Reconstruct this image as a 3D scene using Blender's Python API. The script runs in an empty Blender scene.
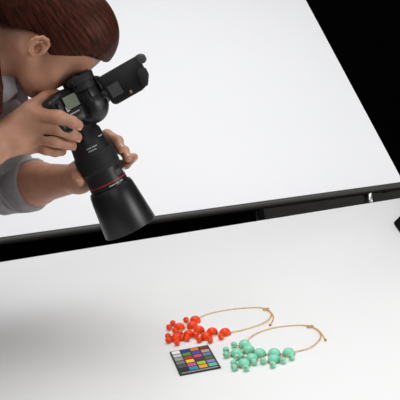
import bpy, bmesh, math, random
import numpy as np
from mathutils import Vector, Matrix

random.seed(7)
np.random.seed(7)
S = bpy.context.scene
COL = S.collection

# ------------------------------------------------------------------ camera
PITCH, ROLL, FPX = math.radians(12.8), math.radians(6.0), 778.0
CAM = np.array([0.0, 0.0, 1.34])
FW = np.array([0, math.cos(PITCH), -math.sin(PITCH)])
_u0 = np.array([0, math.sin(PITCH), math.cos(PITCH)])
_r0 = np.array([1.0, 0, 0])
RT = math.cos(ROLL) * _r0 - math.sin(ROLL) * _u0
UP = math.sin(ROLL) * _r0 + math.cos(ROLL) * _u0
cd = bpy.data.cameras.new('camera')
cd.sensor_width = 36
cd.lens = FPX / 400 * 36
cd.clip_start = 0.02
co = bpy.data.objects.new('camera', cd)
COL.objects.link(co)
co.matrix_world = Matrix(((RT[0], UP[0], -FW[0], CAM[0]), (RT[1], UP[1], -FW[1], CAM[1]),
                          (RT[2], UP[2], -FW[2], CAM[2]), (0, 0, 0, 1)))
S.camera = co

# ------------------------------------------------------------------ world, lights, exposure
w = bpy.data.worlds.new('studio')
S.world = w
w.use_nodes = True
w.node_tree.nodes['Background'].inputs[0].default_value = (0.9, 0.95, 1.0, 1)
w.node_tree.nodes['Background'].inputs[1].default_value = 0.06
S.view_settings.view_transform = 'Standard'
S.view_settings.look = 'None'
S.view_settings.exposure = 0.0
S.view_settings.gamma = 1.0
S.view_settings.use_curve_mapping = False


def area(name, loc, aim, size, power, col=(1, 1, 1), sy=None):
    l = bpy.data.lights.new(name, 'AREA')
    l.energy = power
    l.color = col
    l.size = size
    if sy:
        l.shape = 'RECTANGLE'
        l.size_y = sy
    o = bpy.data.objects.new(name, l)
    COL.objects.link(o)
    o.location = loc
    o.rotation_euler = (Vector(aim) - Vector(loc)).to_track_quat('-Z', 'Y').to_euler()
    return o


area('softbox_overhead', (0.10, 1.75, 3.2), (0.0, 1.6, 0.75), 2.7, 58)
area('softbox_backdrop', (0.0, 2.6, 3.2), (-0.1, 3.2, 1.3), 2.0, 9)
area('softbox_right', (1.9, 0.5, 1.15), (-0.25, 1.42, 1.2), 0.9, 21)
area('fill_front', (0.1, -0.9, 2.2), (-0.1, 1.5, 0.9), 1.4, 7)  # added fill from behind the camera, softens her shadow on the table
area('fill_left', (-1.5, 0.3, 2.5), (-0.3, 1.5, 0.75), 1.2, 13)  # added fill lamp, brightens the table's near left beneath her


# ------------------------------------------------------------------ helpers
def at(px, py, d):
    """world point seen at a picture position, d metres ahead of the lens"""
    return CAM + d * (FW + RT * (px - 200) / FPX - UP * (py - 200) / FPX)


def on_plane(px, py, z):
    r = FW + RT * (px - 200) / FPX - UP * (py - 200) / FPX
    return CAM + r * ((z - CAM[2]) / r[2])


def CV(a, b, c):
    v = RT * a + UP * b - FW * c
    return v / np.linalg.norm(v)


def mat(name, col, rough=0.5, metal=0.0, spec=0.5, noise=None, bump=None, sss=0.0, coat=0.0):
    """noise=(scale, amount, (stretch)), bump=(scale, strength)"""
    m = bpy.data.materials.new(name)
    m.use_nodes = True
    nt = m.node_tree
    b = nt.nodes['Principled BSDF']
    b.inputs['Base Color'].default_value = (*col, 1)
    b.inputs['Roughness'].default_value = rough
    b.inputs['Metallic'].default_value = metal
    b.inputs['Specular IOR Level'].default_value = spec
    b.inputs['Coat Weight'].default_value = coat
    if sss:
        b.inputs['Subsurface Weight'].default_value = sss
        b.inputs['Subsurface Radius'].default_value = (0.012, 0.004, 0.002)
        b.inputs['Subsurface Scale'].default_value = 0.6
    tc = nt.nodes.new('ShaderNodeTexCoord')
    if noise:
        mp = nt.nodes.new('ShaderNodeMapping')
        mp.inputs['Scale'].default_value = noise[2] if len(noise) > 2 else (1, 1, 1)
        nt.links.new(tc.outputs['Object'], mp.inputs[0])
        n = nt.nodes.new('ShaderNodeTexNoise')
        n.inputs['Scale'].default_value = noise[0]
        n.inputs['Detail'].default_value = 4
        nt.links.new(mp.outputs[0], n.inputs['Vector'])
        r = nt.nodes.new('ShaderNodeValToRGB')
        a = noise[1]
        r.color_ramp.elements[0].position = 0.3
        r.color_ramp.elements[1].position = 0.7
        r.color_ramp.elements[0].color = (*[max(0, c * (1 - a)) for c in col], 1)
        r.color_ramp.elements[1].color = (*[min(1, c * (1 + a)) for c in col], 1)
        nt.links.new(n.outputs['Fac'], r.inputs[0])
        nt.links.new(r.outputs[0], b.inputs['Base Color'])
    if bump:
        n2 = nt.nodes.new('ShaderNodeTexNoise')
        n2.inputs['Scale'].default_value = bump[0]
        n2.inputs['Detail'].default_value = 3
        nt.links.new(tc.outputs['Object'], n2.inputs['Vector'])
        bp = nt.nodes.new('ShaderNodeBump')
        bp.inputs['Strength'].default_value = bump[1]
        bp.inputs['Distance'].default_value = 0.001
        nt.links.new(n2.outputs['Fac'], bp.inputs['Height'])
        nt.links.new(bp.outputs[0], b.inputs['Normal'])
    return m


def link(name, me, m, parent=None, smooth=False, auto=None):
    o = bpy.data.objects.new(name, me)
    COL.objects.link(o)
    if m and not me.materials:
        me.materials.append(m)
    if parent is not None:
        o.parent = parent
    if smooth:
        for p in me.polygons:
            p.use_smooth = True
    if auto:
        me.set_sharp_from_angle(angle=math.radians(auto))
    return o


def tag(o, label, cat, group=None):
    o['label'] = label
    o['category'] = cat
    if group:
        o['group'] = group
    return o


def empty(name, loc=(0, 0, 0)):
    o = bpy.data.objects.new(name, None)
    COL.objects.link(o)
    o.location = loc
    o.empty_display_size = 0.05
    return o


def bm_mesh(name, bm):
    me = bpy.data.meshes.new(name)
    bmesh.ops.recalc_face_normals(bm, faces=bm.faces)
    bm.to_mesh(me)
    bm.free()
    return me


def box_bm(x0, x1, y0, y1, z0, z1, bev=0.0, seg=2):
    bm = bmesh.new()
    bmesh.ops.create_cube(bm, size=1)
    for v in bm.verts:
        v.co = Vector(((x0 + x1) / 2 + v.co.x * (x1 - x0), (y0 + y1) / 2 + v.co.y * (y1 - y0),
                       (z0 + z1) / 2 + v.co.z * (z1 - z0)))
    if bev:
        bmesh.ops.bevel(bm, geom=bm.edges[:], offset=bev, segments=seg, affect='EDGES', profile=0.5)
    return bm


def box(name, x0, x1, y0, y1, z0, z1, m, parent=None, bev=0.0, seg=2):
    return link(name, bm_mesh(name, box_bm(x0, x1, y0, y1, z0, z1, bev, seg)), m, parent, bool(bev), 40 if bev else None)


def lathe(name, prof, m, parent=None, n=48, ribs=None, cap=True, axis='Y', auto=35):
    """prof: list of (pos, radius) along the axis; ribs=(count, depth, from, to)"""
    vs, fs = [], []
    for (y, r) in prof:
        for i in range(n):
            a = 2 * math.pi * i / n
            rr = r
            if ribs and ribs[2] <= y <= ribs[3]:
                rr = r - (ribs[1] if i % 2 else 0)
            c, s = rr * math.cos(a), rr * math.sin(a)
            vs.append((c, y, s) if axis == 'Y' else (c, s, y))
    for k in range(len(prof) - 1):
        for i in range(n):
            j = (i + 1) % n
            fs.append((k * n + i, k * n + j, (k + 1) * n + j, (k + 1) * n + i))
    if cap:
        fs.append(tuple(range(n)))
        fs.append(tuple(range((len(prof) - 1) * n, len(prof) * n)))
    me = bpy.data.meshes.new(name)
    me.from_pydata(vs, [], fs)
    bm = bmesh.new()
    bm.from_mesh(me)
    bmesh.ops.recalc_face_normals(bm, faces=bm.faces)
    bm.to_mesh(me)
    bm.free()
    return link(name, me, m, parent, True, auto)


def tube_mesh(name, pts, rad, n=10, closed=False):
    pts = [Vector(p) for p in pts]
    N = len(pts)
    vs, fs = [], []
    prev = None
    for k, p in enumerate(pts):
        t = (pts[(k + 1) % N] - pts[k - 1]) if closed else (pts[min(k + 1, N - 1)] - pts[max(k - 1, 0)])
        t.normalize()
        if prev is None:
            a = t.orthogonal().normalized()
        else:
            a = (prev - t * prev.dot(t)).normalized()
        prev = a
        b = t.cross(a)
        r = rad[k] if isinstance(rad, (list, tuple)) else rad
        for i in range(n):
            an = 2 * math.pi * i / n
            vs.append(p + a * (r * math.cos(an)) + b * (r * math.sin(an)))
    for k in range(N if closed else N - 1):
        for i in range(n):
            j = (i + 1) % n
            k2 = (k + 1) % N
            fs.append((k * n + i, k * n + j, k2 * n + j, k2 * n + i))
    if not closed:
        fs.append(tuple(range(n)))
        fs.append(tuple(range((N - 1) * n, N * n)))
    me = bpy.data.meshes.new(name)
    me.from_pydata(vs, [], fs)
    bm = bmesh.new()
    bm.from_mesh(me)
    bmesh.ops.recalc_face_normals(bm, faces=bm.faces)
    bm.to_mesh(me)
    bm.free()
    return me


def spline(pts, n):
    """Catmull-Rom through pts, n samples evenly spaced by length"""
    P = [np.array(p, float) for p in pts]
    P = [2 * P[0] - P[1]] + P + [2 * P[-1] - P[-2]]
    out = []
    for i in range(1, len(P) - 2):
        for t in np.linspace(0, 1, 24, endpoint=False):
            a, b, c, d = P[i - 1:i + 3]
            out.append(0.5 * (2 * b + (c - a) * t + (2 * a - 5 * b + 4 * c - d) * t * t + (3 * b - a - 3 * c + d) * t ** 3))
    out.append(P[-2])
    out = np.array(out)
    L = np.concatenate([[0], np.cumsum(np.linalg.norm(np.diff(out, axis=0), axis=1))])
    s = np.linspace(0, L[-1], n)
    return np.stack([np.interp(s, L, out[:, k]) for k in range(3)], 1), L[-1]


# ---------------------------------------------- signed-distance modelling (smooth organic meshes)
class SDF:
    def __init__(self):
        self.p = []

    def add(self, fn, c, R, k, op='u'):
        self.p.append((fn, np.array(c, float), R, k, op))

    def cone(self, a, b, ra, rb, k=0.01, op='u'):
        a, b = np.array(a, float), np.array(b, float)
        ab = b - a
        L2 = max(ab @ ab, 1e-12)

        def fn(P):
            t = np.clip(((P - a) @ ab) / L2, 0, 1)
            return np.linalg.norm(P - a - t[:, None] * ab, axis=1) - (ra + (rb - ra) * t)
        self.add(fn, (a + b) / 2, math.sqrt(L2) / 2 + max(ra, rb), k, op)

    def chain(self, pts, rads, k=0.006):
        for i in range(len(pts) - 1):
            self.cone(pts[i], pts[i + 1], rads[i], rads[i + 1], k)

    def ell(self, c, r, M=None, k=0.01, op='u'):
        c, r = np.array(c, float), np.array(r, float)
        M = np.eye(3) if M is None else M

        def fn(P):
            q = (P - c) @ M
            k0 = np.linalg.norm(q / r, axis=1)
            k1 = np.linalg.norm(q / (r * r), axis=1) + 1e-9
            return k0 * (k0 - 1) / k1
        self.add(fn, c, float(r.max()), k, op)

    def rbox(self, c, h, rad, k=0.004, op='u', M=None):
        c, h = np.array(c, float), np.array(h, float)
        M = np.eye(3) if M is None else M

        def fn(P):
            q = np.abs((P - c) @ M) - (h - rad)
            return np.linalg.norm(np.maximum(q, 0), axis=1) + np.minimum(q.max(axis=1), 0) - rad
        self.add(fn, c, float(np.linalg.norm(h)), k, op)

    def mesh(self, name, res, post=None, lo=None, hi=None, pre=None):
        add = [p for p in self.p if p[4] == 'u']
        if lo is None:
            lo = np.min([p[1] - p[2] for p in add], axis=0) - 3 * res
            hi = np.max([p[1] + p[2] for p in add], axis=0) + 3 * res
        n = np.ceil((hi - lo) / res).astype(int) + 1
        vol = np.full(n, 1.0, np.float32)
        B = 20
        half = B * res / 2 * math.sqrt(3)
        for i in range(0, n[0], B):
            for j in range(0, n[1], B):
                for l in range(0, n[2], B):
                    e = np.minimum(np.array([i, j, l]) + B, n)
                    cc = lo + (np.array([i, j, l]) + (e - [i, j, l]) / 2) * res
                    act = [p for p in self.p if np.linalg.norm(p[1] - cc) - p[2] < half + p[3] + 2 * res]
                    if not any(p[4] == 'u' for p in act):
                        continue
                    g = np.stack(np.meshgrid(*[lo[a] + np.arange([i, j, l][a], e[a]) * res for a in range(3)],
                                             indexing='ij'), -1).reshape(-1, 3)
                    Q = pre(g) if pre else g
                    d = np.full(len(g), 1.0)
                    for fn, c, R, k, op in act:
                        v = fn(Q)
                        if op == 'u':
                            h = np.maximum(k - np.abs(d - v), 0) / k
                            d = np.minimum(d, v) - h * h * k / 4
                        else:
                            v = -v
                            h = np.maximum(k - np.abs(d - v), 0) / k
                            d = np.maximum(d, v) + h * h * k / 4
                    if post:
                        d = post(Q, d)
                    vol[i:e[0], j:e[1], l:e[2]] = d.reshape(e - [i, j, l])
        return surface_nets(name, vol, lo, res)


def surface_nets(name, vol, lo, res):
    sg = vol < 0
    n = np.array(vol.shape)
    cs = np.zeros(n - 1, np.uint8)
    offs = [(a, b, c) for a in (0, 1) for b in (0, 1) for c in (0, 1)]
    for (a, b, c) in offs:
        cs += sg[a:n[0] - 1 + a, b:n[1] - 1 + b, c:n[2] - 1 + c]
    cells = np.argwhere((cs > 0) & (cs < 8))
    idx = np.full(n - 1, -1, np.int32)
    idx[tuple(cells.T)] = np.arange(len(cells))
    corner = {o: vol[cells[:, 0] + o[0], cells[:, 1] + o[1], cells[:, 2] + o[2]] for o in offs}
    acc = np.zeros((len(cells), 3))
    cnt = np.zeros(len(cells))
    for o in offs:
        for ax in range(3):
            if o[ax] == 0:
                o2 = list(o)
                o2[ax] = 1
                v0, v1 = corner[o], corner[tuple(o2)]
                cr = (v0 < 0) != (v1 < 0)
                t = np.where(cr, v0 / np.where(cr, v0 - v1, 1), 0)
                pt = np.tile(np.array(o, float), (len(cells), 1))
                pt[:, ax] = t
                acc += pt * cr[:, None]
                cnt += cr
    verts = lo + (cells + acc / cnt[:, None]) * res
    quads = []
    for ax in range(3):
        sl0 = [slice(None)] * 3
        sl1 = [slice(None)] * 3
        sl0[ax] = slice(0, -1)
        sl1[ax] = slice(1, None)
        ed = np.argwhere(sg[tuple(sl0)] != sg[tuple(sl1)])
        b, c = [(1, 2), (2, 0), (0, 1)][ax]
        ok = (ed[:, b] > 0) & (ed[:, c] > 0) & (ed[:, b] < n[b] - 1) & (ed[:, c] < n[c] - 1)
        ed = ed[ok]
        db, dc = np.zeros(3, int), np.zeros(3, int)
        db[b] = 1
        dc[c] = 1
        q = np.stack([idx[tuple((ed - db - dc).T)], idx[tuple((ed - dc).T)], idx[tuple(ed.T)], idx[tuple((ed - db).T)]], 1)
        inside = sg[tuple(ed.T)]
        q[~inside] = q[~inside][:, ::-1]
        quads.append(q)
    quads = np.concatenate(quads)
    me = bpy.data.meshes.new(name)
    me.vertices.add(len(verts))
    me.vertices.foreach_set('co', verts.astype(np.float32).ravel())
    me.loops.add(len(quads) * 4)
    me.loops.foreach_set('vertex_index', quads.astype(np.int32).ravel())
    me.polygons.add(len(quads))
    me.polygons.foreach_set('loop_start', np.arange(0, len(quads) * 4, 4, dtype=np.int32))
    me.update(calc_edges=True)
    me.validate()
    me.polygons.foreach_set('use_smooth', np.ones(len(me.polygons), bool))
    return me


# ------------------------------------------------------------------ materials
M = {
    'white': mat('white_laminate', (0.88, 0.88, 0.873), 0.38, spec=0.4, noise=(3, 0.01)),
    'backdrop': mat('backdrop_plastic', (0.83, 0.83, 0.84), 0.6, spec=0.25, noise=(2, 0.008)),
    'black_wall': mat('black_cloth', (0.004, 0.004, 0.004), 0.95, spec=0.05, noise=(5, 0.2)),
    'black_rail': mat('black_painted_tube', (0.032, 0.030, 0.028), 0.5, noise=(30, 0.1)),
    'steel': mat('bright_steel', (0.7, 0.7, 0.7), 0.3, 1.0, noise=(40, 0.1)),
    'body': mat('black_body_plastic', (0.009, 0.009, 0.010), 0.38, noise=(60, 0.15), bump=(1500, 0.15)),
    'rubber': mat('black_rubber', (0.012, 0.012, 0.012), 0.6, noise=(80, 0.2), bump=(900, 0.4)),
    'barrel': mat('black_lens_barrel', (0.011, 0.011, 0.012), 0.42, noise=(60, 0.15)),
    'hood': mat('black_hood_plastic', (0.009, 0.009, 0.0095), 0.36, noise=(60, 0.12)),
    'glassblack': mat('dark_glass', (0.01, 0.01, 0.012), 0.08, noise=(10, 0.1)),
    'red': mat('red_ring', (0.40, 0.015, 0.022), 0.4, noise=(40, 0.1)),
    'print': mat('white_print', (0.75, 0.75, 0.75), 0.6, noise=(90, 0.05)),
    'lcd': mat('lcd_grey_green', (0.19, 0.21, 0.155), 0.3, noise=(60, 0.06)),
    'grey_panel': mat('dark_grey_panel', (0.07, 0.066, 0.062), 0.5, noise=(20, 0.1)),
    'strip': mat('grey_strip', (0.32, 0.31, 0.31), 0.5, noise=(200, 0.3)),
    'label': mat('grey_sticker', (0.06, 0.06, 0.062), 0.5, noise=(70, 0.08)),
    'gold': mat('gold_metal', (0.58, 0.35, 0.12), 0.34, 1.0, noise=(200, 0.15)),
    'chain': mat('gold_chain', (0.86, 0.62, 0.33), 0.42, 0.75, noise=(200, 0.15)),
    'coral': mat('orange_red_resin', (0.95, 0.055, 0.004), 0.14, spec=0.32, noise=(60, 0.06)),
    'mint': mat('mint_resin', (0.26, 0.71, 0.50), 0.14, spec=0.4, noise=(60, 0.05)),
    'skin': mat('skin', (0.57, 0.285, 0.182), 0.44, spec=0.4, noise=(45, 0.10), bump=(500, 0.12), sss=0.15),
    'nail': mat('fingernail', (0.72, 0.50, 0.42), 0.25, noise=(90, 0.05)),
    'shirt': mat('grey_cotton', (0.43, 0.41, 0.425), 0.85, spec=0.1, noise=(60, 0.08), bump=(1200, 0.4)),
    'trousers': mat('dark_denim', (0.03, 0.035, 0.05), 0.85, noise=(200, 0.25)),
    'shoe': mat('black_leather', (0.02, 0.02, 0.02), 0.5, noise=(40, 0.15)),
    'brow': mat('dark_brow_hair', (0.035, 0.018, 0.012), 0.7, noise=(300, 0.3)),
    'eye': mat('eyeball', (0.75, 0.72, 0.70), 0.15, noise=(80, 0.04)),
    'card': mat('black_card', (0.015, 0.013, 0.013), 0.5, noise=(60, 0.1)),
}


def hair_material():
    m = bpy.data.materials.new('auburn_hair')
    m.use_nodes = True
    nt = m.node_tree
    b = nt.nodes['Principled BSDF']
    tc = nt.nodes.new('ShaderNodeTexCoord')
    mp = nt.nodes.new('ShaderNodeMapping')
    # strands run front-to-back over the head: fine across x and z, long along y (head axes)
    mp.inputs['Scale'].default_value = (260, 9, 200)
    nt.links.new(tc.outputs['Object'], mp.inputs[0])
    n = nt.nodes.new('ShaderNodeTexNoise')
    n.inputs['Scale'].default_value = 1.0
    n.inputs['Detail'].default_value = 5
    nt.links.new(mp.outputs[0], n.inputs['Vector'])
    r = nt.nodes.new('ShaderNodeValToRGB')
    r.color_ramp.elements[0].position = 0.3
    r.color_ramp.elements[1].position = 0.75
    r.color_ramp.elements[0].color = (0.010, 0.0035, 0.0028, 1)
    r.color_ramp.elements[1].color = (0.095, 0.024, 0.014, 1)
    nt.links.new(n.outputs['Fac'], r.inputs[0])
    nt.links.new(r.outputs[0], b.inputs['Base Color'])
    b.inputs['Roughness'].default_value = 0.45
    b.inputs['Specular IOR Level'].default_value = 0.3
    b.inputs['Specular Tint'].default_value = (1.0, 0.55, 0.42, 1)
    bp = nt.nodes.new('ShaderNodeBump')
    bp.inputs['Strength'].default_value = 0.6
    bp.inputs['Distance'].default_value = 0.002
    nt.links.new(n.outputs['Fac'], bp.inputs['Height'])
    nt.links.new(bp.outputs[0], b.inputs['Normal'])
    return m


M['hair'] = hair_material()


# ------------------------------------------------------------------ the setting
def struct(o):
    o['kind'] = 'structure'
    return o


struct(box('floor', -3.2, 4.2, -1.2, 6.2, -0.05, 0.0, M['black_wall']))
struct(box('wall_back', -3.2, 4.2, 6.2, 6.3, 0.0, 3.6, M['black_wall']))
struct(box('wall_left', -3.3, -3.2, -1.2, 6.3, 0.0, 3.6, M['black_wall']))
struct(box('wall_right', 4.2, 4.3, -1.2, 6.3, 0.0, 3.6, M['black_wall']))

# ------------------------------------------------------------------ shooting table
TZ = 0.75
yt = math.radians(11.786)
tab = empty('table', (0, 0, 0))
tab.location = (-0.571 - 0.15 * math.cos(yt), 2.085 - 0.15 * math.sin(yt), 0)   # far left corner, on the floor
tab.rotation_euler = (0, 0, yt)
tag(tab, 'white laminate table carrying the two bead necklaces and the colour card', 'table')
TW, TD = 1.75, 1.22
box('table_top', 0, TW, -TD, 0, TZ - 0.022, TZ, M['white'], tab, 0.002)
for (x, y) in ((0.06, -0.06), (TW - 0.06, -0.06), (0.06, -TD + 0.06), (TW - 0.06, -TD + 0.06)):
    box('leg', x - 0.02, x + 0.02, y - 0.02, y + 0.02, 0, TZ - 0.0225, M['black_rail'], tab, 0.003)

# reclined white backdrop sheet on a black tube frame behind the table
A0 = on_plane(0, 241.5, TZ)
B0 = on_plane(400, 186, TZ)
e = B0 - A0
yb = math.atan2(e[1], e[0])
AL = math.radians(33.4)
bd = empty('backdrop_stand')
bd.location = (A0[0], A0[1], 0)
bd.rotation_euler = (0, 0, yb)
tag(bd, 'large white backdrop sheet sloping up behind the table on a black tube rail', 'backdrop')
XL = -0.9
ee = np.array([math.cos(yb), math.sin(yb)])
XR = float((np.array(on_plane(400, 178, TZ + 0.02)[:2]) - A0[:2]) @ ee) + 0.0
RZ = TZ
lathe('rail', [(XL - 0.03, 0.0125), (XR + 0.25, 0.0125)], M['black_rail'], bd, 20, axis='Z')
rail = bd.children[0]
rail.rotation_euler = (0, math.pi / 2, 0)
rail.location = (0, 0, RZ)
# sheet
bm = box_bm(XL, XR, 0, 1.9, -0.004, 0.0)
sh = link('backdrop_sheet', bm_mesh('backdrop_sheet', bm), M['backdrop'], bd)
sh.rotation_euler = (AL, 0, 0)
sh.location = (0, 0.006, RZ + 0.012)
for x, xf in ((XL + 0.1, XL + 0.05), (XR - 0.06, XR + 0.2)):
    top = (x, 0.006 + 1.8 * math.cos(AL), RZ + 1.8 * math.sin(AL) - 0.03)
    link('support_post', tube_mesh('support_post', [(x, top[1], 0), top], 0.014, 12), M['black_rail'], bd, True)
    link('side_tube', tube_mesh('side_tube', [(x, 0.012, RZ - 0.02), (x, top[1], top[2])], 0.011, 12), M['black_rail'], bd, True)
    link('support_post', tube_mesh('support_post', [(xf, 0.0, 0), (xf, 0.0, RZ - 0.012)], 0.014, 12), M['black_rail'], bd, True)

for (px_, py_, r_, m_) in ((372, 199, 0.011, 'steel'), (264, 216, 0.010, 'black_wall')):
    g_ = on_plane(px_, py_, 0.72)
    g_ = Matrix.Rotation(-yb, 3, 'Z') @ Vector((g_[0] - A0[0], g_[1] - A0[1], 0))
    link('bracket', tube_mesh('bracket', [(g_.x, g_.y, RZ - 0.14), (g_.x - 0.004, g_.y * 0.6, RZ - 0.05), (g_.x - 0.006, 0, RZ - 0.008)], r_, 12), M[m_], bd, True)

g_ = on_plane(267, 216, TZ)
x0_ = float((np.array(g_[:2]) - A0[:2]) @ ee)
box('skirt_panel', x0_, XR + 0.24, 0.012, 0.018, 0.42, RZ - 0.010, M['grey_panel'], bd)

# ------------------------------------------------------------------ photo camera in her hands
cF = CV(0.425, -0.89, -0.21)
cR = CV(-0.58, -0.40, 0.70)
cR = cR - cF * (cR @ cF)
cR /= np.linalg.norm(cR)
cU = np.cross(cR, cF)
cO = at(77, 121, 1.45)
cam = empty('photo_camera')
cam.matrix_world = Matrix(((cR[0], cF[0], cU[0], cO[0]), (cR[1], cF[1], cU[1], cO[1]), (cR[2], cF[2], cU[2], cO[2]), (0, 0, 0, 1)))
tag(cam, 'black digital camera with long lens and deep hood held by the person', 'camera')
CM = np.stack([cR, cF, cU], 1)          # columns: local axes in world


def cl(x, y, z):
    return cO + CM @ np.array([x, y, z])


s = SDF()
s.rbox((-0.002, -0.034, -0.008), (0.062, 0.028, 0.046), 0.016, 0.01)       # main box
s.rbox((0.045, -0.03, -0.014), (0.030, 0.030, 0.046), 0.014, 0.012)        # right shoulder block
s.cone((0.066, -0.010, -0.045), (0.062, -0.008, 0.018), 0.020, 0.019, 0.014)   # grip
s.ell((-0.008, -0.018, 0.030), (0.034, 0.036, 0.032), None, 0.012)            # prism hump
s.rbox((-0.008, -0.04, 0.040), (0.020, 0.028, 0.018), 0.010, 0.010)             # hump top
s.cone((0, -0.012, -0.016), (0, -0.003, -0.016), 0.036, 0.035, 0.01)                 # mount boss
s.rbox((0.075, -0.03, 0.070), (0.060, 0.060, 0.036), 0.006, 0.006, 's')        # flat right shoulder
s.ell((-0.05, -0.03, 0.028), (0.018, 0.022, 0.014), None, 0.01)            # mode dial shoulder
body = link('camera_body', s.mesh('camera_body', 0.002), M['body'], cam, True)
# top display
box('top_display', 0.0165, 0.0545, -0.053, -0.024, 0.0330, 0.0365, M['glassblack'], cam, 0.001)
dsp = cam.children[-1]
lc = box('display_screen', 0.0195, 0.0515, -0.0505, -0.0270, 0.0364, 0.0372, M['lcd'], dsp)
for i in range(7):      # row of tiny marks in front of the display
    box('marking', 0.026 + i * 0.0042, 0.0286 + i * 0.0042, -0.0195, -0.0177, 0.0336, 0.0346, M['print'], cam)
box('side_window', 0.0590, 0.0680, -0.046, -0.028, 0.0335, 0.0352, M['glassblack'], cam, 0.001)
box('marking', 0.0615, 0.0655, -0.043, -0.032, 0.0350, 0.0354, M['label'], cam)
for i in range(4):
    o = lathe('button', [(0.0315, 0.0026), (0.0350, 0.0026), (0.0355, 0.0018)], M['body'], cam, 12, axis='Z')
    o.location = (0.030 + i * 0.008, -0.0125, 0)
o = lathe('shutter_button', [(0.012, 0.007), (0.020, 0.007), (0.022, 0.005)], M['glassblack'], cam, 20, axis='Z')
o.location = (0.064, 0.002, 0.014)
o = lathe('command_dial', [(-0.006, 0.0095), (0.006, 0.0095)], M['rubber'], cam, 36, (36, 0.0008, -1, 1), axis='Z')
o.rotation_euler = (0, math.pi / 2, 0)
o.location = (0.060, -0.013, 0.028)
# eyecup
o = lathe('eyecup', [(-0.058, 0.020), (-0.070, 0.021), (-0.072, 0.025), (-0.082, 0.026), (-0.085, 0.0245), (-0.085, 0.017), (-0.078, 0.014)],
          M['rubber'], cam, 36)
o.location = (0, 0.011, 0.044)
o = lathe('dioptre_knob', [(0.0, 0.005), (0.006, 0.005), (0.007, 0.004)], M['body'], cam, 16, axis='Z')
o.rotation_euler = (0, math.pi / 2, 0)
o.location = (0.019, -0.064, 0.048)
box('rear_screen', -0.05, 0.03, -0.0635, -0.0615, -0.045, 0.010, M['glassblack'], cam, 0.001)
box('hot_shoe', -0.010, 0.010, -0.050, -0.030, 0.056, 0.063, M['body'], cam, 0.001)
for ch in cam.children:                  # the body sits a little high on the lens axis
    ch.location.z += 0.016
# lens
lathe('lens_mount_barrel', [(-0.006, 0.0335), (0.004, 0.0335), (0.006, 0.0305), (0.022, 0.0305), (0.026, 0.033), (0.045, 0.0345), (0.066, 0.0375)],
      M['barrel'], cam, 64)
rows = [(0.066, 0.0395)] + sum([[(0.0675 + i * 0.0035, 0.0402), (0.0690 + i * 0.0035, 0.0402), (0.0694 + i * 0.0035, 0.0392), (0.0706 + i * 0.0035, 0.0392)] for i in range(9)], []) + [(0.0995, 0.0395), (0.101, 0.038)]
lathe('focus_ring', rows, M['rubber'], cam, 96, (96, 0.0005, 0.067, 0.0985))
lathe('front_barrel', [(0.100, 0.0370), (0.127, 0.0370), (0.127, 0.030)], M['barrel'], cam, 64)
lathe('red_ring', [(0.1260, 0.0372), (0.1264, 0.0376), (0.1278, 0.0376), (0.1282, 0.0372)], M['red'], cam, 64)
lathe('filter_rim', [(0.127, 0.0372), (0.140, 0.0378), (0.150, 0.037)], M['barrel'], cam, 64)
o = lathe('front_glass', [(0.150, 0.0345), (0.153, 0.022), (0.154, 0.006)], M['glassblack'], cam, 48)
hood = lathe('lens_hood', [(0.137, 0.0385), (0.138, 0.0415), (0.143, 0.0435), (0.155, 0.0452), (0.225, 0.0525), (0.2265, 0.0518), (0.225, 0.0505), (0.153, 0.0415), (0.141, 0.0390)],
             M['hood'], cam, 80, cap=False)


def print_row(y, r, a0, a1, n, h, parent, name='lettering', gaps=()):
    """small raised white characters running round the barrel"""
    vs, fs = [], []
    for i in range(n):
        if i in gaps:
            continue
        a = a0 + (a1 - a0) * i / n
        b = a0 + (a1 - a0) * (i + 0.62) / n
        q = len(vs)
        for (ang, yy) in ((a, y), (b, y), (b, y + h), (a, y + h)):
            for rr in (r, r - 0.0006):
                vs.append((rr * math.cos(ang), yy, rr * math.sin(ang)))
        fs += [(q, q + 2, q + 4, q + 6), (q + 1, q + 7, q + 5, q + 3), (q, q + 1, q + 3, q + 2), (q + 2, q + 3, q + 5, q + 4),
               (q + 4, q + 5, q + 7, q + 6), (q + 6, q + 7, q + 1, q)]
    me = bpy.data.meshes.new(name)
    me.from_pydata(vs, [], fs)
    return link(name, me, M['print'], parent)


# angle measured from camera-right (x) towards camera-up (z); viewer side is about 48 degrees
D2 = math.radians
barrel = [c for c in cam.children if c.name.startswith('lens_mount_barrel')][0]
print_row(0.052, 0.0362, D2(38), D2(72), 12, 0.0018, barrel, gaps=(5,))
print_row(0.0575, 0.0368, D2(40), D2(66), 9, 0.0018, barrel)
print_row(0.040, 0.0345, D2(92), D2(112), 5, 0.0022, barrel)
fb = [c for c in cam.children if c.name.startswith('front_barrel')][0]
print_row(0.1315, 0.0381, D2(48), D2(96), 16, 0.0018, [c for c in cam.children if c.name.startswith('filter_rim')][0], gaps=(6, 11))
print_row(0.1475, 0.0437, D2(58), D2(100), 14, 0.0018, hood, gaps=(5,))
# distance window
vs, fs = [], []
for i in range(7):
    a = D2(84 + 24 * i / 6)
    for yy in (0.110, 0.121):
        for rr in (0.0368, 0.0379):
            vs.append((rr * math.cos(a), yy, rr * math.sin(a)))
for i in range(6):
    q = 4 * i
    fs += [(q + 1, q + 3, q + 7, q + 5), (q, q + 1, q + 5, q + 4), (q + 2, q + 6, q + 7, q + 3)]
fs += [(0, 2, 3, 1), (24, 25, 27, 26)]
me = bpy.data.meshes.new('distance_window')
me.from_pydata(vs, [], fs)
link('distance_window', me, M['label'], cam)
print_row(0.1125, 0.0382, D2(88), D2(104), 5, 0.0015, cam.children[-1])
print_row(0.1165, 0.0382, D2(88), D2(104), 5, 0.0015, cam.children[-1])

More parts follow.
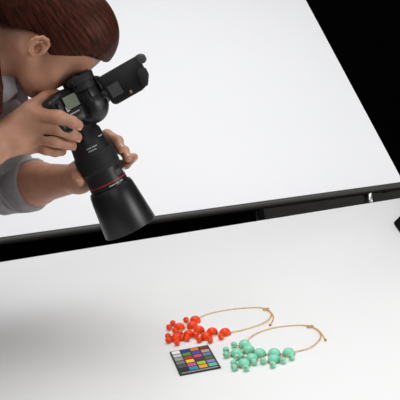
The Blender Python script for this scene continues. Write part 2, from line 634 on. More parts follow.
# wireless transmitter on the hot shoe: a slab with a thick stepped end
tL = CV(0.86, 0.47, 0.10)
tN = CV(0.05, -0.22, 0.97)
tN = tN - tL * (tN @ tL)
tN /= np.linalg.norm(tN)
tW = np.cross(tN, tL)                    # up-left edge side
tO = at(104, 90, 1.395)
prof = [(0, -0.010), (0.000, 0.020), (0.004, 0.024), (0.086, 0.024), (0.082, 0.004), (0.082, -0.006), (0.073, -0.030), (0.060, -0.034), (0.006, -0.034), (0.0, -0.028)]


def slab(name, prof, z0, z1, m, parent, bev=0.0015):
    bm = bmesh.new()
    b = [bm.verts.new((x, y, z0)) for x, y in prof]
    t = [bm.verts.new((x, y, z1)) for x, y in prof]
    bm.faces.new(b[::-1])
    bm.faces.new(t)
    for i in range(len(prof)):
        j = (i + 1) % len(prof)
        bm.faces.new((b[i], b[j], t[j], t[i]))
    bmesh.ops.recalc_face_normals(bm, faces=bm.faces)
    if bev:
        bmesh.ops.bevel(bm, geom=bm.edges[:], offset=bev, segments=2, affect='EDGES', profile=0.5)
    return link(name, bm_mesh(name, bm), m, parent, True, 40)


tr = empty('transmitter_body')
trm = slab('flash_transmitter', prof, -0.016, 0.0, M['body'], cam, 0.003)
TM = Matrix(((tL[0], tW[0], tN[0], tO[0]), (tL[1], tW[1], tN[1], tO[1]), (tL[2], tW[2], tN[2], tO[2]), (0, 0, 0, 1)))
bpy.data.objects.remove(tr)
trm.matrix_parent_inverse = Matrix.Identity(4)
trm.matrix_basis = cam.matrix_world.inverted() @ TM
slab('end_cap', [(0.078, 0.0245), (0.087, 0.0245), (0.0935, 0.019), (0.0935, 0.009), (0.087, 0.0055), (0.078, 0.010)], -0.020, 0.003, M['label'], trm, 0.002)
slab('battery_door', [(0.066, -0.002), (0.075, 0.0035), (0.084, -0.003), (0.083, -0.016), (0.072, -0.032), (0.064, -0.026)], -0.018, 0.006, M['rubber'], trm, 0.002)
box('sticker', 0.007, 0.029, -0.021, 0.002, -0.0005, 0.0006, M['label'], trm)
o = lathe('contact_pin', [(0.0, 0.0028), (0.002, 0.0028), (0.003, 0.0018)], M['gold'], trm, 14, axis='Z')
o.location = (0.040, -0.026, 0)
link('shoe_foot', tube_mesh('shoe_foot', [np.array((-0.014, -0.008, -0.012)), np.array((0.004, -0.006, -0.009))], 0.009, 14), M['body'], trm, True)

# ------------------------------------------------------------------ person
hF = CV(0.441, -0.745, -0.50)
hU = CV(0.86, 0.51, 0.103)
hU = hU - hF * (hU @ hF)
hU /= np.linalg.norm(hU)
hR = np.cross(hF, hU)
hO = at(40, 37.5, 1.40)
HM = np.stack([hR, hF, hU], 1)
HS = 0.95


def hl(x, y, z):
    return hO + HM @ (np.array([x, y, z]) * HS)


def to_head(P):
    q = ((P - hO) @ HM) / HS
    q[:, 0] = np.abs(q[:, 0])
    q[:, 2] = np.where(q[:, 2] < 0.01, 0.01 + (q[:, 2] - 0.01) * 1.34, q[:, 2])   # a short lower face
    return q


head = SDF()      # in head axes: x to her right (mirrored), y face forward, z up
head.ell((0, -0.002, 0.042), (0.072, 0.092, 0.083))
head.ell((0, 0.030, 0.062), (0.058, 0.062, 0.056), None, 0.03)
head.ell((0, 0.046, -0.012), (0.054, 0.050, 0.082), None, 0.03)
head.cone((0.052, 0.0, -0.040), (0.014, 0.072, -0.094), 0.016, 0.014, 0.025)
head.ell((0, 0.078, -0.094), (0.020, 0.017, 0.016), None, 0.02)
head.ell((0.036, 0.060, -0.024), (0.026, 0.026, 0.034), None, 0.025)
head.ell((0.022, 0.054, -0.066), (0.028, 0.028, 0.030), None, 0.03)
head.cone((0.010, 0.090, 0.038), (0.038, 0.078, 0.042), 0.010, 0.009, 0.015)
head.ell((0.032, 0.096, 0.022), (0.016, 0.012, 0.011), None, 0.012, 's')
head.cone((0, 0.094, 0.024), (0, 0.114, -0.010), 0.007, 0.010, 0.012)
head.ell((0.009, 0.106, -0.014), (0.008, 0.010, 0.007), None, 0.006)
head.cone((0, 0.095, -0.042), (0.016, 0.086, -0.044), 0.008, 0.004, 0.008)
head.cone((0, 0.094, -0.055), (0.013, 0.086, -0.053), 0.008, 0.004, 0.008)
head.ell((0.031, 0.080, 0.020), (0.0125, 0.0125, 0.012), None, 0.003)
# ear
ex = 0.070
EAR = [(10, 2, 1), (11, 16, 4), (6, 27, 8), (-4, 31, 12), (-14, 27, 15), (-20, 15, 17), (-19, 1, 16), (-13, -13, 13), (-5, -23, 9), (2, -26, 5)]
EAR = [(ex + x * 0.0011, -0.007 + y * 0.00090, -0.006 + z * 0.00090) for y, z, x in EAR]
em = np.linalg.qr(np.array([[0.93, 0.36, 0], [-0.36, 0.93, 0], [0, 0, 1.0]]))[0]
ea = math.radians(24)
EM = np.array([[math.cos(ea), math.sin(ea), 0], [-math.sin(ea), math.cos(ea), 0], [0, 0, 1.0]])
head.ell((ex + 0.006, -0.006, -0.003), (0.0045, 0.0165, 0.025), EM, 0.006)
head.ell((ex + 0.006, -0.001, -0.024), (0.006, 0.008, 0.008), EM, 0.006)
head.ell((ex + 0.010, -0.006, -0.008), (0.015, 0.0085, 0.0115), EM, 0.004, 's')
for i in range(len(EAR) - 1):
    head.cone(EAR[i], EAR[i + 1], 0.0037, 0.0037, 0.0025)
AH = [(-8, 20, 11), (-12, 8, 12), (-11, -4, 11), (-5, -13, 8), (2, -15, 5)]
AH = [(ex + x * 0.0011, -0.007 + y * 0.00088, -0.006 + z * 0.00088) for y, z, x in AH]
for i in range(len(AH) - 1):
    head.cone(AH[i], AH[i + 1], 0.0032, 0.0032, 0.004)
head.ell((ex + 0.004, 0.005, -0.010), (0.004, 0.004, 0.006), None, 0.004)

skin = SDF()


def headfn(P):
    q = to_head(P)
    d = np.full(len(P), 1.0)
    for fn, c, R, k, op in head.p:
        v = fn(q)
        if op == 'u':
            h = np.maximum(k - np.abs(d - v), 0) / k
            d = np.minimum(d, v) - h * h * k / 4
        else:
            v = -v
            h = np.maximum(k - np.abs(d - v), 0) / k
            d = np.maximum(d, v) + h * h * k / 4
    return d * HS


skin.add(headfn, hl(0, 0.01, 0.01), 0.15 * HS, 0.012)
NB = at(-66, 72, 1.42)                   # base of the neck
skin.cone(hl(0, -0.014, -0.022), NB, 0.044, 0.052, 0.03)
skin.cone(hl(0, 0.012, -0.040), at(-55, 84, 1.41), 0.026, 0.034, 0.02)
# shoulders and trunk (under the shirt)
SHR, SHL = at(-125, 90, 1.26), at(-12, 112, 1.58)
CH = at(-85, 145, 1.46)
HIP = np.array([-0.93, 1.50, 0.96])
skin.cone(NB, SHR, 0.055, 0.045, 0.05)
skin.cone(NB, SHL, 0.055, 0.045, 0.05)
skin.cone(NB, CH, 0.06, 0.085, 0.05)
skin.cone(CH, HIP, 0.085, 0.10, 0.05)
# her right arm
ELR, WRR = at(-92, 204, 1.28), at(9, 138, 1.40)
skin.cone(SHR, ELR, 0.045, 0.040, 0.02)
skin.cone(ELR, ELR * 0.62 + WRR * 0.38 + UP * 0.004, 0.038, 0.040, 0.02)
skin.cone(ELR * 0.62 + WRR * 0.38 + UP * 0.004, WRR, 0.040, 0.028, 0.02)
# her left arm
ELL, WRL = at(10, 187, 1.665), at(79, 178, 1.515)
skin.cone(SHL, ELL, 0.044, 0.042, 0.02)
mL = ELL * 0.6 + WRL * 0.4
skin.cone(ELL, mL, 0.041, 0.043, 0.02)
skin.cone(mL, WRL, 0.043, 0.026, 0.02)


def pts(l):
    return [at(*q) for q in l]


# right hand
RH = {
    'index': ([(38, 114, 1.385), (59, 117, 1.360), (72, 122, 1.370), (78, 125, 1.383)], [0.0135, 0.0118, 0.0105, 0.0095]),
    'middle': ([(36, 126, 1.400), (59, 128.5, 1.376), (71, 134, 1.388), (77, 137, 1.402)], [0.0138, 0.0122, 0.0110, 0.0096]),
    'ring': ([(33, 136, 1.418), (55, 140.5, 1.396), (66, 144, 1.410), (72, 145.5, 1.424)], [0.0135, 0.0120, 0.0106, 0.0092]),
    'little': ([(29, 144, 1.440), (46, 149, 1.426), (55, 151.5, 1.434), (62, 151.5, 1.444)], [0.0125, 0.0108, 0.0096, 0.0084]),
    'thumb': ([(14, 126, 1.40), (31, 109, 1.385), (45, 98.5, 1.392), (58, 95, 1.405)], [0.019, 0.0155, 0.0120, 0.0095]),
}
for k_, (p_, r_) in RH.items():
    skin.chain(pts(p_), r_, 0.005)
for q, r_ in (((36, 118, 1.393), 0.018), ((34, 130, 1.407), 0.0185), ((31, 140, 1.425), 0.0165), ((27, 147, 1.44), 0.014)):
    skin.cone(WRR, at(*q), 0.027, r_, 0.014)
skin.cone(at(18, 125, 1.40), at(36, 113, 1.39), 0.021, 0.0165, 0.014)
# left hand
LH = {
    'index': ([(90, 148, 1.525), (107, 135, 1.522), (118, 141, 1.500), (121, 149, 1.482)], [0.0125, 0.0110, 0.0100, 0.0086]),
    'middle': ([(93, 157, 1.53), (112, 146, 1.535), (124, 151, 1.510), (127, 158, 1.490)], [0.0125, 0.0110, 0.0100, 0.0086]),
    'ring': ([(95, 168, 1.53), (112, 165, 1.540), (126, 164, 1.515), (134, 157, 1.498)], [0.0120, 0.0102, 0.0092, 0.0080]),
    'little': ([(95, 176, 1.525), (105, 178, 1.53), (112, 176, 1.52), (117, 173, 1.512)], [0.0108, 0.009, 0.0082, 0.0072]),
    'thumb': ([(82, 172, 1.510), (77, 172, 1.480), (77, 177, 1.458), (80, 182, 1.446)], [0.0160, 0.0120, 0.0100, 0.0080]),
}
for k_, (p_, r_) in LH.items():
    skin.chain(pts(p_), r_, 0.005)
for q in ((90, 150, 1.525), (93, 158, 1.53), (95, 168, 1.53), (95, 176, 1.525)):
    skin.cone(WRL, at(*q), 0.024, 0.0145, 0.014)

person = link('person', skin.mesh('person', 0.0023), M['skin'], None, True)
tag(person, 'person in a grey rolled-sleeve shirt leaning over the table looking through the camera', 'person')

# nails of the left hand fingers seen past the lens
def nail(c, along, normal, L=0.011, W=0.0085):
    al = along / np.linalg.norm(along)
    nn = normal - al * (normal @ al)
    nn /= np.linalg.norm(nn)
    sd = np.cross(al, nn)
    vs, fs = [], []
    U_, V_ = 6, 6
    for lay in (0.0, -0.0012):
        for i in range(U_ + 1):
            for j in range(V_ + 1):
                a = (i / U_ - 0.5) * 2
                b = (j / V_ - 0.5) * 2
                wv = W / 2 * (1 - 0.18 * max(0, a) ** 2)
                v = c + al * (a * L / 2) + sd * (b * wv) + nn * (lay - 0.0022 * b * b - 0.0008 * a * a)
                vs.append(tuple(v))
    n1 = (U_ + 1) * (V_ + 1)
    for i in range(U_):
        for j in range(V_):
            q = i * (V_ + 1) + j
            fs.append((q, q + 1, q + V_ + 2, q + V_ + 1))
            fs.append((n1 + q, n1 + q + V_ + 1, n1 + q + V_ + 2, n1 + q + 1))
    me = bpy.data.meshes.new('fingernail')
    me.from_pydata(vs, [], fs)
    return link('fingernail', me, M['nail'], person, True)


for fing in ('index', 'middle', 'ring', 'thumb'):
    p_ = pts(LH[fing][0])
    rr = LH[fing][1]
    al = p_[3] - p_[2]
    nrm = CV(0.50, 0.30, 0.8) if fing != 'thumb' else CV(-0.3, 0.1, 0.95)
    if fing == 'ring':
        nrm = CV(0.5, -0.2, 0.85)
    nn = nrm - al * (nrm @ al) / (al @ al)
    nn /= np.linalg.norm(nn)
    nail(p_[3] - al / np.linalg.norm(al) * 0.001 + nn * (rr[3] + 0.0005), al, nn)
for fing in ('index', 'middle', 'ring'):
    p_ = pts(RH[fing][0])
    rr = RH[fing][1]
    al = p_[3] - p_[2]
    nrm = CV(0.3, -0.9, 0.25)
    nn = nrm - al * (nrm @ al) / (al @ al)
    nn /= np.linalg.norm(nn)
    nail(p_[3] + nn * (rr[3] + 0.0005), al, nn)

# hair: swept back from the forehead into a ponytail
HY = [-0.12, -0.085, -0.066, -0.057, -0.046, -0.032, -0.016, -0.001, 0.012, 0.020, 0.029, 0.039, 0.053, 0.065, 0.082, 0.13]
HZ = [-0.062, -0.056, -0.042, -0.030, -0.013, 0.004, 0.014, 0.015, 0.008, 0.008, 0.024, 0.040, 0.063, 0.072, 0.081, 0.095]
hair = SDF()
hair.ell((0, -0.002, 0.044), (0.078, 0.097, 0.091), None, 0.01)
hair.ell((0, 0.031, 0.072), (0.066, 0.074, 0.070), None, 0.03)
hair.ell((0, -0.070, 0.026), (0.068, 0.075, 0.085), None, 0.03)


def hairline(Q, d):
    h = np.interp(Q[:, 1], HY, HZ)
    v = (h - Q[:, 2]) * 0.75
    k = 0.007
    hh = np.maximum(k - np.abs(d - v), 0) / k
    return np.maximum(d, v) + hh * hh * k / 4


def strands(Q, d):
    d = hairline(Q, d)
    a = np.arctan2(Q[:, 0], Q[:, 2] - 0.02)
    return d + 0.0004 * np.sin(a * 60 + 3 * np.sin(Q[:, 1] * 22)) + 0.0003 * np.sin(a * 131 + Q[:, 1] * 20)


ho = link('hair', hair.mesh('hair', 0.0022, post=strands), M['hair'], person, True)
ho.matrix_basis = Matrix(((*(hR * HS), hO[0]), (*(hF * HS), hO[1]), (*(hU * HS), hO[2]), (0, 0, 0, 1)))
HW = Matrix(((hR[0] * HS, hF[0] * HS, hU[0] * HS, hO[0]), (hR[1] * HS, hF[1] * HS, hU[1] * HS, hO[1]),
             (hR[2] * HS, hF[2] * HS, hU[2] * HS, hO[2]), (0, 0, 0, 1)))
ho.matrix_basis = HW
# ponytail: bundle of locks gathered high at the back, falling behind the neck
root = hl(0, -0.128, 0.030)
pt = SDF()
for i in range(7):
    a = 2 * math.pi * i / 7
    off = RT * (0.010 * math.cos(a)) + FW * (0.012 * math.sin(a))
    way, _ = spline([root, hl(0.010, -0.165, 0.012) + off * 0.6, hl(0.040, -0.150, -0.050) + off * 1.5, at(-12, 78, 1.372) + off * 1.5, at(-5, 112, 1.37) + off * 0.9], 8)
    rd = [0.012, 0.014, 0.015, 0.015, 0.014, 0.012, 0.009, 0.005]
    pt.chain(list(way), rd, 0.004)
link('ponytail', pt.mesh('ponytail', 0.003), M['hair'], person, True)
link('hair_tie', tube_mesh('hair_tie', [hl(0.019 * math.cos(t), -0.146, 0.024 + 0.019 * math.sin(t)) for t in np.linspace(0, 2 * math.pi, 20, endpoint=False)], 0.005 * HS, 8, True), M['shoe'], person, True)

# eyebrow and lashes on both sides
for sx in (1, -1):
    way, _ = spline([hl(sx * 0.014, 0.099, 0.040), hl(sx * 0.030, 0.0945, 0.046), hl(sx * 0.046, 0.082, 0.044), hl(sx * 0.054, 0.070, 0.039)], 10)
    link('eyebrow', tube_mesh('eyebrow', way, [0.0015, 0.0028, 0.0033, 0.0034, 0.0033, 0.003, 0.0026, 0.0021, 0.0016, 0.0008], 8), M['brow'], person, True)
    bmn = bmesh.new()
    for i in range(22):
        t = i / 21
        b0 = hl(sx * (0.019 + 0.024 * t), 0.0915 - 0.010 * t * t, 0.019 - 0.002 * t)
        b1 = b0 + HM @ np.array([sx * (0.001 + 0.005 * t), 0.009, -0.004])
        sd = HM @ np.array([0.0006, 0, 0.0006])
        v = [bmn.verts.new(q) for q in (b0 - sd, b0 + sd, b1)]
        v2 = [bmn.verts.new(q + HM @ np.array([0, 0, -0.0007])) for q in (b0 - sd, b0 + sd, b1)]
        bmn.faces.new(v)
        bmn.faces.new(v2[::-1])
        for a, b in ((0, 1), (1, 2), (2, 0)):
            bmn.faces.new((v[a], v2[a], v2[b], v[b]))
    link('eyelashes', bm_mesh('eyelashes', bmn), M['brow'], person)

# shirt
sh = SDF()
sh.cone(NB + (CH - NB) * 0.25, SHR, 0.070, 0.058, 0.06)
sh.cone(NB + (CH - NB) * 0.25, SHL, 0.070, 0.058, 0.06)
sh.cone(SHR * 0.7 + CH * 0.3, HIP + FW * -0.07, 0.085, 0.095, 0.09)
sh.cone(SHL * 0.7 + CH * 0.3, HIP + FW * 0.07, 0.085, 0.095, 0.09)
sh.cone(NB + (CH - NB) * 0.3, CH, 0.075, 0.11, 0.06)
sh.cone(CH, at(-8, 108, 1.485), 0.10, 0.060, 0.05)
sh.cone(NB, at(-20, 92, 1.45), 0.055, 0.040, 0.04)
sh.cone(SHR, SHR * 0.15 + ELR * 0.85, 0.060, 0.056, 0.03)
sh.cone(SHL, ELL, 0.062, 0.056, 0.03)
sh.cone(CH, SHL, 0.10, 0.062, 0.05)
cuffc = ELL * 0.64 + WRL * 0.36
sh.cone(ELL, ELL * 0.75 + WRL * 0.25, 0.055, 0.052, 0.02)


def folds(Q, d):
    u = Q @ np.array([0.6, 0.2, -0.77])
    v = Q @ np.array([0.75, -0.1, 0.65])
    return d + 0.0030 * np.sin(u * 75 + 2.5 * np.sin(v * 38)) + 0.0022 * np.sin(v * 120 + 3 * np.sin(u * 42 + 1)) * np.cos(u * 33)


shirt = link('shirt', sh.mesh('shirt', 0.004, post=folds), M['shirt'], person, True)


def sleeve_cuff(a, b, r0, r1, parent):
    """rolled cuff: a thick turned-back band round the arm from a to b"""
    ax = (b - a)
    L = np.linalg.norm(ax)
    ax = ax / L
    p = np.cross(ax, [0.3, 0.2, 0.9])
    p /= np.linalg.norm(p)
    q = np.cross(ax, p)
    prof = [(0.0, r0 - 0.006), (0.002, r0), (0.25, r0 + 0.001), (0.30, r0 - 0.002), (0.33, r0 + 0.002), (0.9, r1 + 0.002), (0.97, r1 + 0.001), (1.0, r1 - 0.002), (1.0, r1 - 0.007), (0.9, r1 - 0.008)]
    vs, fs = [], []
    n = 56
    for (t, r) in prof:
        for i in range(n):
            an = 2 * math.pi * i / n
            rr = r + 0.0016 * math.sin(3 * an + 4 * t) + 0.0012 * math.sin(7 * an - 6 * t)
            vs.append(tuple(a + ax * (t * L + 0.003 * math.sin(2 * an)) + p * rr * math.cos(an) + q * rr * math.sin(an)))
    for k in range(len(prof) - 1):
        for i in range(n):
            j = (i + 1) % n
            fs.append((k * n + i, k * n + j, (k + 1) * n + j, (k + 1) * n + i))
    me = bpy.data.meshes.new('rolled_cuff')
    me.from_pydata(vs, [], fs)
    return link('rolled_cuff', me, M['shirt'], parent, True)


sleeve_cuff(ELL * 0.86 + WRL * 0.14, ELL * 0.60 + WRL * 0.40, 0.057, 0.053, shirt)
sleeve_cuff(SHR * 0.35 + ELR * 0.65, SHR * 0.12 + ELR * 0.88, 0.062, 0.060, shirt)

# collar: folded leaves standing round the open neck, each a thick curved sheet
def leaf(inner, outer, th=0.0022):
    I, _ = spline([at(*q) for q in inner], 14)
    O, _ = spline([at(*q) for q in outer], 14)
    nr = 7
    vs, fs = [], []
    for lay in (0, 1):
        for r in range(nr):
            t = r / (nr - 1)
            for i in range(14):
                p = I[i] * (1 - t) + O[i] * t
                n_ = -FW * (0.004 * math.sin(math.pi * t) ** 0.8 + 0.0012 * math.sin(i * 1.3 + t * 5)) + FW * (th * lay)
                vs.append(tuple(p + n_))
    N = nr * 14
    for r in range(nr - 1):
        for i in range(13):
            q = r * 14 + i
            fs += [(q, q + 1, q + 15, q + 14), (N + q, N + q + 14, N + q + 15, N + q + 1)]
    edge = [r * 14 for r in range(nr)] + [(nr - 1) * 14 + i for i in range(1, 14)] + [r * 14 + 13 for r in range(nr - 2, -1, -1)] + [i for i in range(12, 0, -1)]
    for k in range(len(edge)):
        a_, b_ = edge[k], edge[(k + 1) % len(edge)]
        fs.append((a_, b_, N + b_, N + a_))
    me = bpy.data.meshes.new('collar')
    me.from_pydata(vs, [], fs)
    return link('collar', me, M['shirt'], shirt, True, 50)


leaf([(-34, 66, 1.385), (-18, 71, 1.385), (0, 73, 1.392), (13, 72, 1.405)],
     [(-40, 92, 1.375), (-20, 100, 1.385), (3, 103, 1.40), (18, 92, 1.41)])
leaf([(13, 73, 1.432), (14, 78, 1.440), (14, 86, 1.448), (12, 94, 1.455)],
     [(20, 79, 1.436), (24, 88, 1.444), (28, 98, 1.452), (26, 108, 1.458)])

# trousers and shoes, standing beside the table end
tro = SDF()
tro.ell(HIP + np.array([0.0, 0, -0.02]), (0.13, 0.17, 0.14), None, 0.05)
for sy in (-1, 1):
    hipj = HIP + np.array([-0.01, sy * 0.085, -0.06])
    knee = np.array([-0.92, 1.50 + sy * 0.11, 0.50])
    ank = np.array([-0.97, 1.50 + sy * 0.12, 0.09])
    tro.cone(hipj, knee, 0.092, 0.062, 0.03)
    tro.cone(knee, ank, 0.062, 0.046, 0.02)
link('trousers', tro.mesh('trousers', 0.008), M['trousers'], person, True)
for sy in (-1, 1):
    sho = SDF()
    y0 = 1.50 + sy * 0.12
    sho.cone((-0.99, y0, 0.045), (-0.80, y0 + sy * 0.01, 0.033), 0.040, 0.034, 0.02)
    sho.cone((-0.97, y0, 0.05), (-0.97, y0, 0.10), 0.042, 0.045, 0.02)

    def sole(Q, d):
        return np.maximum(d, 0.0015 - Q[:, 2])
    link('shoe', sho.mesh('shoe', 0.005, post=sole), M['shoe'], person, True)


# ------------------------------------------------------------------ necklaces
def uv_dome(name, r, sz, zc, seg=16, ring=10):
    bm = bmesh.new()
    bmesh.ops.create_uvsphere(bm, u_segments=seg, v_segments=ring, radius=r)
    for v in bm.verts:
        v.co.z *= sz
        if v.co.z < -0.35 * r:
            v.co.z = -0.35 * r
        v.co.z += zc
    return bm_mesh(name, bm)


def torus(name, R, r, zc, n=18, m_=6):
    return tube_mesh(name, [(R * math.cos(a), R * math.sin(a), zc) for a in np.linspace(0, 2 * math.pi, n, endpoint=False)], r, m_, True)


BR, SR = 0.0110, 0.0060
big_me = {}
small_me = {}
ring_me = torus('setting', BR * 0.98, 0.0009, 0.0012)
ring_me.materials.append(M['gold'])
cap_me = torus('bead_cap', SR * 0.20, 0.0007, 0.0)
cap_me.materials.append(M['gold'])
for me_ in (ring_me, cap_me):
    for p in me_.polygons:
        p.use_smooth = True


def link_mesh():
    """a single oval chain link"""
    return [(0.0021 * math.cos(a), 0.0013 * math.sin(a), 0) for a in np.linspace(0, 2 * math.pi, 8, endpoint=False)]


def chain_mesh(name, way, r=0.00062):
    vs, fs = [], []
    ov = link_mesh()
    for k in range(len(way)):
        t = Vector(way[min(k + 1, len(way) - 1)] - way[max(k - 1, 0)]).normalized()
        up = Vector((0, 0, 1))
        sd = t.cross(up).normalized()
        b = sd if k % 2 == 0 else (sd * 0.45 + up * 0.89)
        c = t.cross(b)
        q0 = len(vs)
        nn = len(ov)
        for i, (x, y, z) in enumerate(ov):
            a2 = 2 * math.pi * i / nn
            p = Vector(way[k]) + t * x + b * y
            rad = (t * math.cos(a2) + b * math.sin(a2))
            for j in range(4):
                an = math.pi / 2 * j
                vs.append(p + rad * (r * math.cos(an)) + c * (r * math.sin(an)))
        for i in range(nn):
            for j in range(4):
                i2, j2 = (i + 1) % nn, (j + 1) % 4
                fs.append((q0 + i * 4 + j, q0 + i * 4 + j2, q0 + i2 * 4 + j2, q0 + i2 * 4 + j))
    me = bpy.data.meshes.new(name)
    me.from_pydata(vs, [], fs)
    return me


def necklace(name, label, key, bigs, smalls, chains, tail, clasp):
    ctr = on_plane(*np.mean(np.array(bigs), axis=0), TZ)
    nk = empty(name, tuple(ctr))
    tag(nk, label, 'necklace')
    bme = uv_dome('bead', BR, 0.80, 0.0042)
    bme.materials.append(M[key])
    sme = bpy.data.meshes.new('small_bead')
    bm = bmesh.new()
    bmesh.ops.create_uvsphere(bm, u_segments=14, v_segments=9, radius=SR)
    bm.to_mesh(sme)
    bm.free()
    sme.materials.append(M[key])
    for me_ in (bme, sme):
        for p in me_.polygons:
            p.use_smooth = True
    G = []
    for (x, y) in bigs:
        p = on_plane(x, y, TZ + 0.0055)
        b = bpy.data.objects.new('bead', bme)
        COL.objects.link(b)
        b.parent = nk
        b.location = (p[0] - ctr[0], p[1] - ctr[1], 0.0002)
        b.rotation_euler = (random.uniform(-0.12, 0.12), random.uniform(-0.12, 0.12), random.uniform(0, 6))
        g = bpy.data.objects.new('setting', ring_me)
        COL.objects.link(g)
        g.parent = b
        G.append(np.array([p[0], p[1], TZ]))
    G = np.array(G)
    for (x, y) in smalls:
        p = on_plane(x, y, TZ + SR)
        b = bpy.data.objects.new('small_bead', sme)
        COL.objects.link(b)
        b.parent = nk
        b.location = (p[0] - ctr[0], p[1] - ctr[1], SR)
        g = bpy.data.objects.new('bead_cap', cap_me)
        COL.objects.link(g)
        g.parent = b
        a = random.uniform(-0.8, 0.8)
        d = Vector((math.sin(a), -math.cos(a), 0.35)).normalized()
        g.location = d * (SR * 0.92)
        g.rotation_euler = d.to_track_quat('Z', 'Y').to_euler()
        # wire to the nearest big bead
        j = int(np.argmin(np.linalg.norm(G[:, :2] - p[:2], axis=1)))
        q = G[j]
        link('wire_loop', tube_mesh('wire_loop', [np.array([p[0] - ctr[0], p[1] - ctr[1], 0.003]), np.array([q[0] - ctr[0], q[1] - ctr[1], 0.003])], 0.0008, 6), M['gold'], nk)
    # wires joining neighbouring big beads
    done = set()
    for i in range(len(G)):
        dd = np.linalg.norm(G - G[i], axis=1)
        for j in np.argsort(dd)[1:3]:
            if (min(i, j), max(i, j)) not in done:
                done.add((min(i, j), max(i, j)))
                link('wire_loop', tube_mesh('wire_loop', [G[i] - ctr + [0, 0, 0.0025], G[j] - ctr + [0, 0, 0.0025]], 0.0009, 6), M['gold'], nk)
    for cpts in chains + [tail]:
        w3 = [on_plane(x, y, TZ + 0.0016) - ctr for x, y in cpts]
        _, L = spline(w3, 10)
        way, L = spline(w3, max(4, int(L / 0.0031)))
        c = link('chain', chain_mesh('chain', way), M['chain'], nk, True)
        c['kind'] = 'stuff'
    p = on_plane(*clasp, TZ + 0.003) - ctr
    o = link('clasp', tube_mesh('clasp', [p + np.array([0.006 * math.cos(a), 0.003 * math.sin(a), 0]) for a in np.linspace(0, 2 * math.pi, 14, endpoint=False)], 0.0013, 6, True), M['gold'], nk, True)
    p = on_plane(*tail[-1], TZ + 0.002) - ctr
    link('chain_end', bm_mesh('chain_end', _ball(p, 0.0028)), M['gold'], nk, True)
    return nk


def _ball(p, r):
    bm = bmesh.new()
    bmesh.ops.create_uvsphere(bm, u_segments=10, v_segments=6, radius=r)
    bmesh.ops.translate(bm, vec=Vector(p), verts=bm.verts)
    return bm


necklace('bead_necklace', 'orange-red bubble bead necklace with gold chain lying above the colour card', 'coral',
         [(195, 319.6), (192.4, 325), (179, 326.8), (199, 329.8), (188.5, 334), (176, 337.6), (212, 331.4), (206, 336.2), (225, 332)],
         [(186, 319.8), (172.8, 323), (169, 327.2), (175, 330.6), (180, 333.4), (168, 336), (168.3, 340.2), (177, 342.4), (187, 338.2), (196, 335.2), (199, 339.4), (210, 340), (221, 336.6), (182, 337.6)],
         [[(199, 317.5), (207, 314.2), (217, 311.6), (234, 308.8), (250.6, 307.4), (260, 307.4), (266, 308.6), (270.5, 312), (271, 316), (268, 320), (261, 324.2), (247, 328.8), (238, 331), (231, 332)]],
         [(266.5, 309.5), (271.6, 313), (273.4, 317), (272, 322), (270.2, 325)], (266, 308.8))
necklace('bead_necklace', 'mint green bubble bead necklace with gold chain lying beside the orange-red one', 'mint',
         [(244.5, 343.8), (248.6, 349.2), (236.4, 352.8), (259.4, 352.6), (251.6, 357.8), (274, 352.6), (288.6, 352.2), (243.8, 363), (273.8, 358.8)],
         [(234, 344.6), (226, 350), (226.2, 354.6), (241.4, 356.8), (236.6, 357), (254, 361.8), (263, 360.6), (272.6, 364.4), (283, 360.2), (233.6, 363), (234.2, 367.2), (246, 367.6), (291.4, 356.8)],
         [[(247, 340.5), (254, 334.8), (264, 330.4), (277.6, 327), (294.5, 325.2), (308, 325.4), (316.4, 329.4), (320.6, 335), (318, 341.6), (309.7, 348), (298, 351.2), (293, 352)]],
         [(311, 326.4), (317, 329), (321.5, 333.5), (325.5, 340)], (310, 326.2))

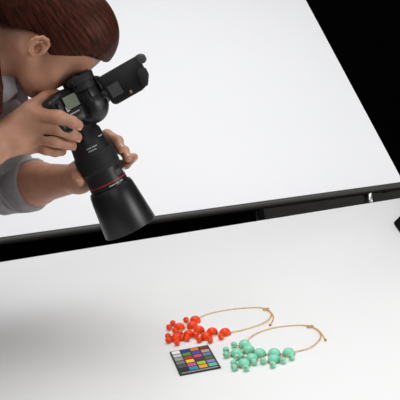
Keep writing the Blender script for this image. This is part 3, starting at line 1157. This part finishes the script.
# ------------------------------------------------------------------ colour card
c0 = on_plane(169.6, 353.2, TZ)
c1 = on_plane(207.6, 346.2, TZ)
ang = math.atan2(c1[1] - c0[1], c1[0] - c0[0])
CWd, CHt = 0.0735, 0.104
card = empty('colour_card', tuple(c0))
card.rotation_euler = (0, 0, ang)
tag(card, 'black-edged colour chart card with four columns of coloured squares', 'colour card')
box('card_base', 0, CWd, -CHt, 0, 0.0001, 0.0030, M['card'], card, 0.0008)
PAL = [['F3F3F2', '243C9A', 'E07B2A', '6B4230'],
       ['C8C8C8', '3F9A44', '4255B0', 'CB9583'],
       ['A0A0A0', 'C02A30', 'D04F62', '5F80AE'],
       ['7A7A79', 'EBCB1E', '54305F', '57702F'],
       ['555555', 'D35098', 'A9C23A', '8A82BE'],
       ['2E2E2E', '1795B5', 'EBA52A', '66BFAE']]


def lin(h):
    out = []
    for i in (0, 2, 4):
        c = int(h[i:i + 2], 16) / 255
        out.append(c / 12.92 if c <= 0.04045 else ((c + 0.055) / 1.055) ** 2.4)
    return tuple(out)


pw, ph = 0.0148, 0.0122
for r_ in range(6):
    for c_ in range(4):
        x = 0.0030 + c_ * 0.01745
        y = -0.0035 - r_ * 0.0156
        m = mat('colour_patch', lin(PAL[r_][c_]), 0.6, spec=0.2, noise=(50, 0.02))
        box('colour_patch', x, x + pw, y - ph, y, 0.0028, 0.0034, m, card)
box('title_strip', 0.004, CWd - 0.004, -CHt + 0.0020, -CHt + 0.0055, 0.0028, 0.0033, M['strip'], card)

# ------------------------------------------------------------------ black board corner at the table's right
k0 = on_plane(394, 224.3, TZ)
kb = empty('flag_board', tuple(k0))
kb.rotation_euler = (0, 0, math.radians(2))
tag(kb, 'black board lying at the table edge with only its corner showing', 'board')
bm = bmesh.new()
vs0 = [Matrix.Rotation(-math.radians(2), 2) @ Vector((on_plane(x, y, TZ) - k0)[:2]) for x, y in ((394, 224.3), (400, 233), (432, 243), (442, 205), (402, 216))]
for z in (0.0005, 0.006):
    for x, y in vs0:
        bm.verts.new((x, y, z))
bm.verts.ensure_lookup_table()
bm.faces.new(bm.verts[0:5][::-1])
bm.faces.new(bm.verts[5:10])
for i in range(5):
    j = (i + 1) % 5
    bm.faces.new((bm.verts[i], bm.verts[j], bm.verts[5 + j], bm.verts[5 + i]))
link('board_sheet', bm_mesh('board_sheet', bm), M['black_wall'], kb)
